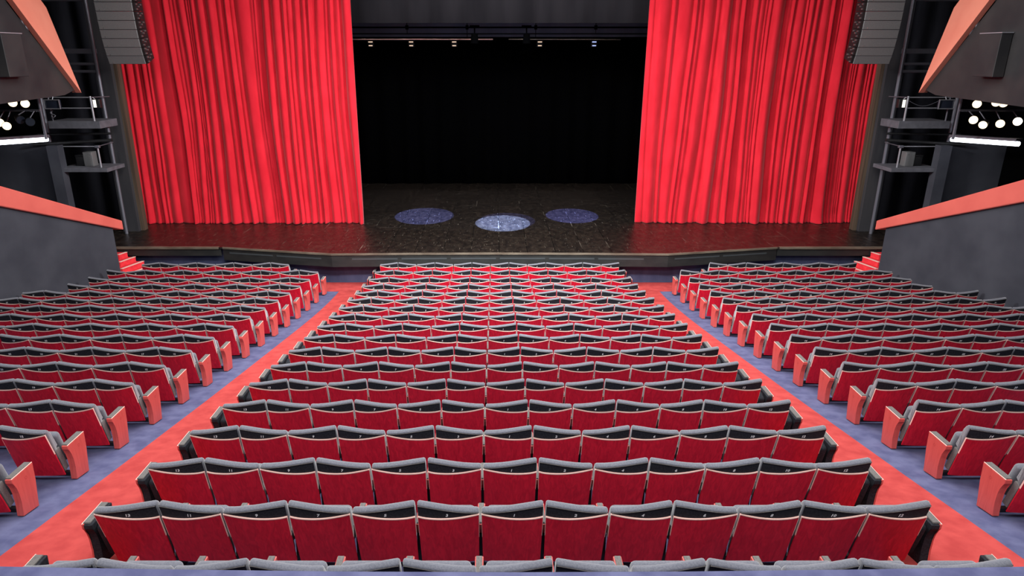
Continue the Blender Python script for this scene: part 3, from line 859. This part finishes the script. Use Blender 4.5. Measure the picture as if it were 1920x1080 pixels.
    # stage lamps behind the box
    if s > 0: spots = [(12.85, 5.47, 1), (13.36, 5.51, 1), (13.56, 5.49, 1), (12.85, 5.05, 1), (13.14, 4.92, 1), (13.60, 4.95, 1), (14.06, 5.01, 2)]
    else: spots = [(13.11, 5.50, 1), (12.78, 5.48, 1), (13.58, 4.98, 1), (13.41, 4.89, 1), (13.0, 5.05, 0), (12.75, 5.0, 0)]
    places = ['upper row, nearest the stage', 'upper row, middle', 'upper row, farthest out', 'lower row, nearest the stage', 'lower row, tilted down', 'lower row, third along', 'lower row, brightest at the edge']
    placesL = ['upper row, outer', 'upper row, inner', 'lower row, at the photo edge', 'lower row, second from the edge', 'lower row, unlit middle', 'lower row, unlit nearest the stage']
    o = empty('lamp_bar', (X(13.5), 19.2, 5.6))
    p1 = tube('pipe', (X(12.6), 19.28, 5.70), (X(15.2), 19.28, 5.70), .03, M['grey_metal']); local(p1, o)
    p1 = tube('pipe', (X(12.6), 19.28, 5.28), (X(15.2), 19.28, 5.28), .03, M['grey_metal']); local(p1, o)
    for xx in (12.62, 15.1):
        p1 = tube('post', (X(xx), 19.33, 4.5), (X(xx), 19.33, 9.0), .04, M['grey_metal']); local(p1, o)
    tag(o, f'grey pipe frame carrying the stage lamps on the {nm}', 'lighting bar', 'side lamp bars')
    for k, (x, z, on) in enumerate(spots):
        c = Vector((X(x), 19.0, z)); aim = Vector((X(3.5), 2.0, 5.0)) if k != 4 else Vector((X(2), 10.0, 1.0))
        dr = (aim - c).normalized()
        e4 = empty('stage_lamp', tuple(c))
        bm = bmesh.new(); bm_tube(bm, c, c - dr*.26, .115, 16, .07); o = from_bm('lamp_body', bm, M['metal']); local(o, e4)
        bm = bmesh.new(); bm_tube(bm, c + dr*.004, c + dr*.012, .105, 20)
        o = from_bm('lens', bm, M['hot'] if on == 2 else (M['warm'] if on else M['glass_dark'])); local(o, e4)
        zb = 5.70 if z > 5.3 else 5.28
        o = tube('yoke', c - dr*.12 + Vector((0, 0, .09)), (c.x, 19.28, zb), .016, M['grey_metal']); local(o, e4)
        tag(e4, f'round stage lamp on the {nm}, {(places if s > 0 else placesL)[k]}', 'stage light', 'stage lamps beside the stage')

# ceiling of the auditorium (above the frame)
structure(box('ceiling', (-15.9, 2.0, 11.0), (15.9, 24.2, 11.2), M['black']))

# ------------------------------------------------------------------ lights
def area(name, loc, target, sx, sy, power, col=(1, 1, 1), spread=180):
    l = bpy.data.lights.new(name, 'AREA'); l.shape = 'RECTANGLE'; l.size = sx; l.size_y = sy; l.energy = power; l.color = col
    l.spread = math.radians(spread)
    o = link(bpy.data.objects.new(name, l)); o.location = loc
    o.rotation_euler = (Vector(target) - Vector(loc)).to_track_quat('-Z', 'Y').to_euler()
    return o
area('house_and_fill_light', (0, 11.0, 10.8), (0, 11.0, 0), 13, 9, 2150)
area('rear_fill', (0, 1.0, 10.6), (0, 11.0, 0), 12, 2.5, 480, spread=120)  # unseen fill added high at the rear to brighten the seat backs
area('house_and_fill_light', (0, 7.5, 10.7), (0, 18.5, .5), 8, 1.5, 520, spread=75)  # unseen fill added overhead to brighten the backs of the far rows
area('stage_fill', (-.5, 27.88, 8.7), (-.5, 27.9, 7.3), 9.5, .1, 14, (1, .8, .78), spread=45)  # unseen strip light added above the pale pipe to brighten it
area('stage_fill', (0, 25.6, 11.6), (0, 27.3, 7.8), 6, .5, 260, (.75, .82, 1.0))  # unseen bluish light added to lift the grey border cloth
area('house_and_fill_light', (0, 18.0, 10.6), (0, 17.0, 0), 14, 3, 600)
area('front_wash', (-9, 13.0, 10.6), (8.5, 23.4, 4), 2.5, 1.5, 700, spread=80)
area('front_wash', (9, 13.0, 10.6), (-8.5, 23.4, 4), 2.5, 1.5, 700, spread=80)

def spot(loc, tgt, half, power, col, blend=.06):
    l = bpy.data.lights.new('stage_spot', 'SPOT'); l.energy = power*9; l.color = col; l.spot_size = 2*half; l.spot_blend = blend; l.shadow_soft_size = .02
    o = link(bpy.data.objects.new('stage_spot', l)); o.location = loc
    o.rotation_euler = (Vector(tgt) - Vector(loc)).to_track_quat('-Z', 'Y').to_euler()
for cx, cy, r, pw, col in ((-2.73, 24.62, 1.09, 9000, (.20, .30, 1.0)), (.15, 23.5, .98, 26000, (.30, .48, 1.0)), (.30, 23.85, 1.02, 3500, (.18, .26, 1.0)), (2.72, 24.68, .975, 8500, (.18, .26, 1.0))):
    loc = Vector((cx, cy - 7.2, 10.6)); tgt = Vector((cx, cy, ZS))
    spot(loc, tgt, math.atan(r/(tgt - loc).length), pw, col)

w = bpy.data.worlds.new('World'); SC.world = w; w.use_nodes = True
w.node_tree.nodes['Background'].inputs[0].default_value = (.9, .93, 1.0, 1)
w.node_tree.nodes['Background'].inputs[1].default_value = 0.2

# ------------------------------------------------------------------ camera
cam = bpy.data.cameras.new('camera'); co = link(bpy.data.objects.new('camera', cam))
cam.sensor_width = 36.0; cam.sensor_fit = 'HORIZONTAL'; cam.lens = FOC/1920*36.0
cam.shift_x = (960 - PX)/1920
cam.clip_end = 200
co.location = (CAMX, 0, CAMZ); co.rotation_euler = (PI/2 - PITCH, 0, 0)
SC.camera = co
SC.view_settings.view_transform = 'Standard'; SC.view_settings.look = 'None'
SC.view_settings.exposure = 0.0; SC.view_settings.gamma = 1.0
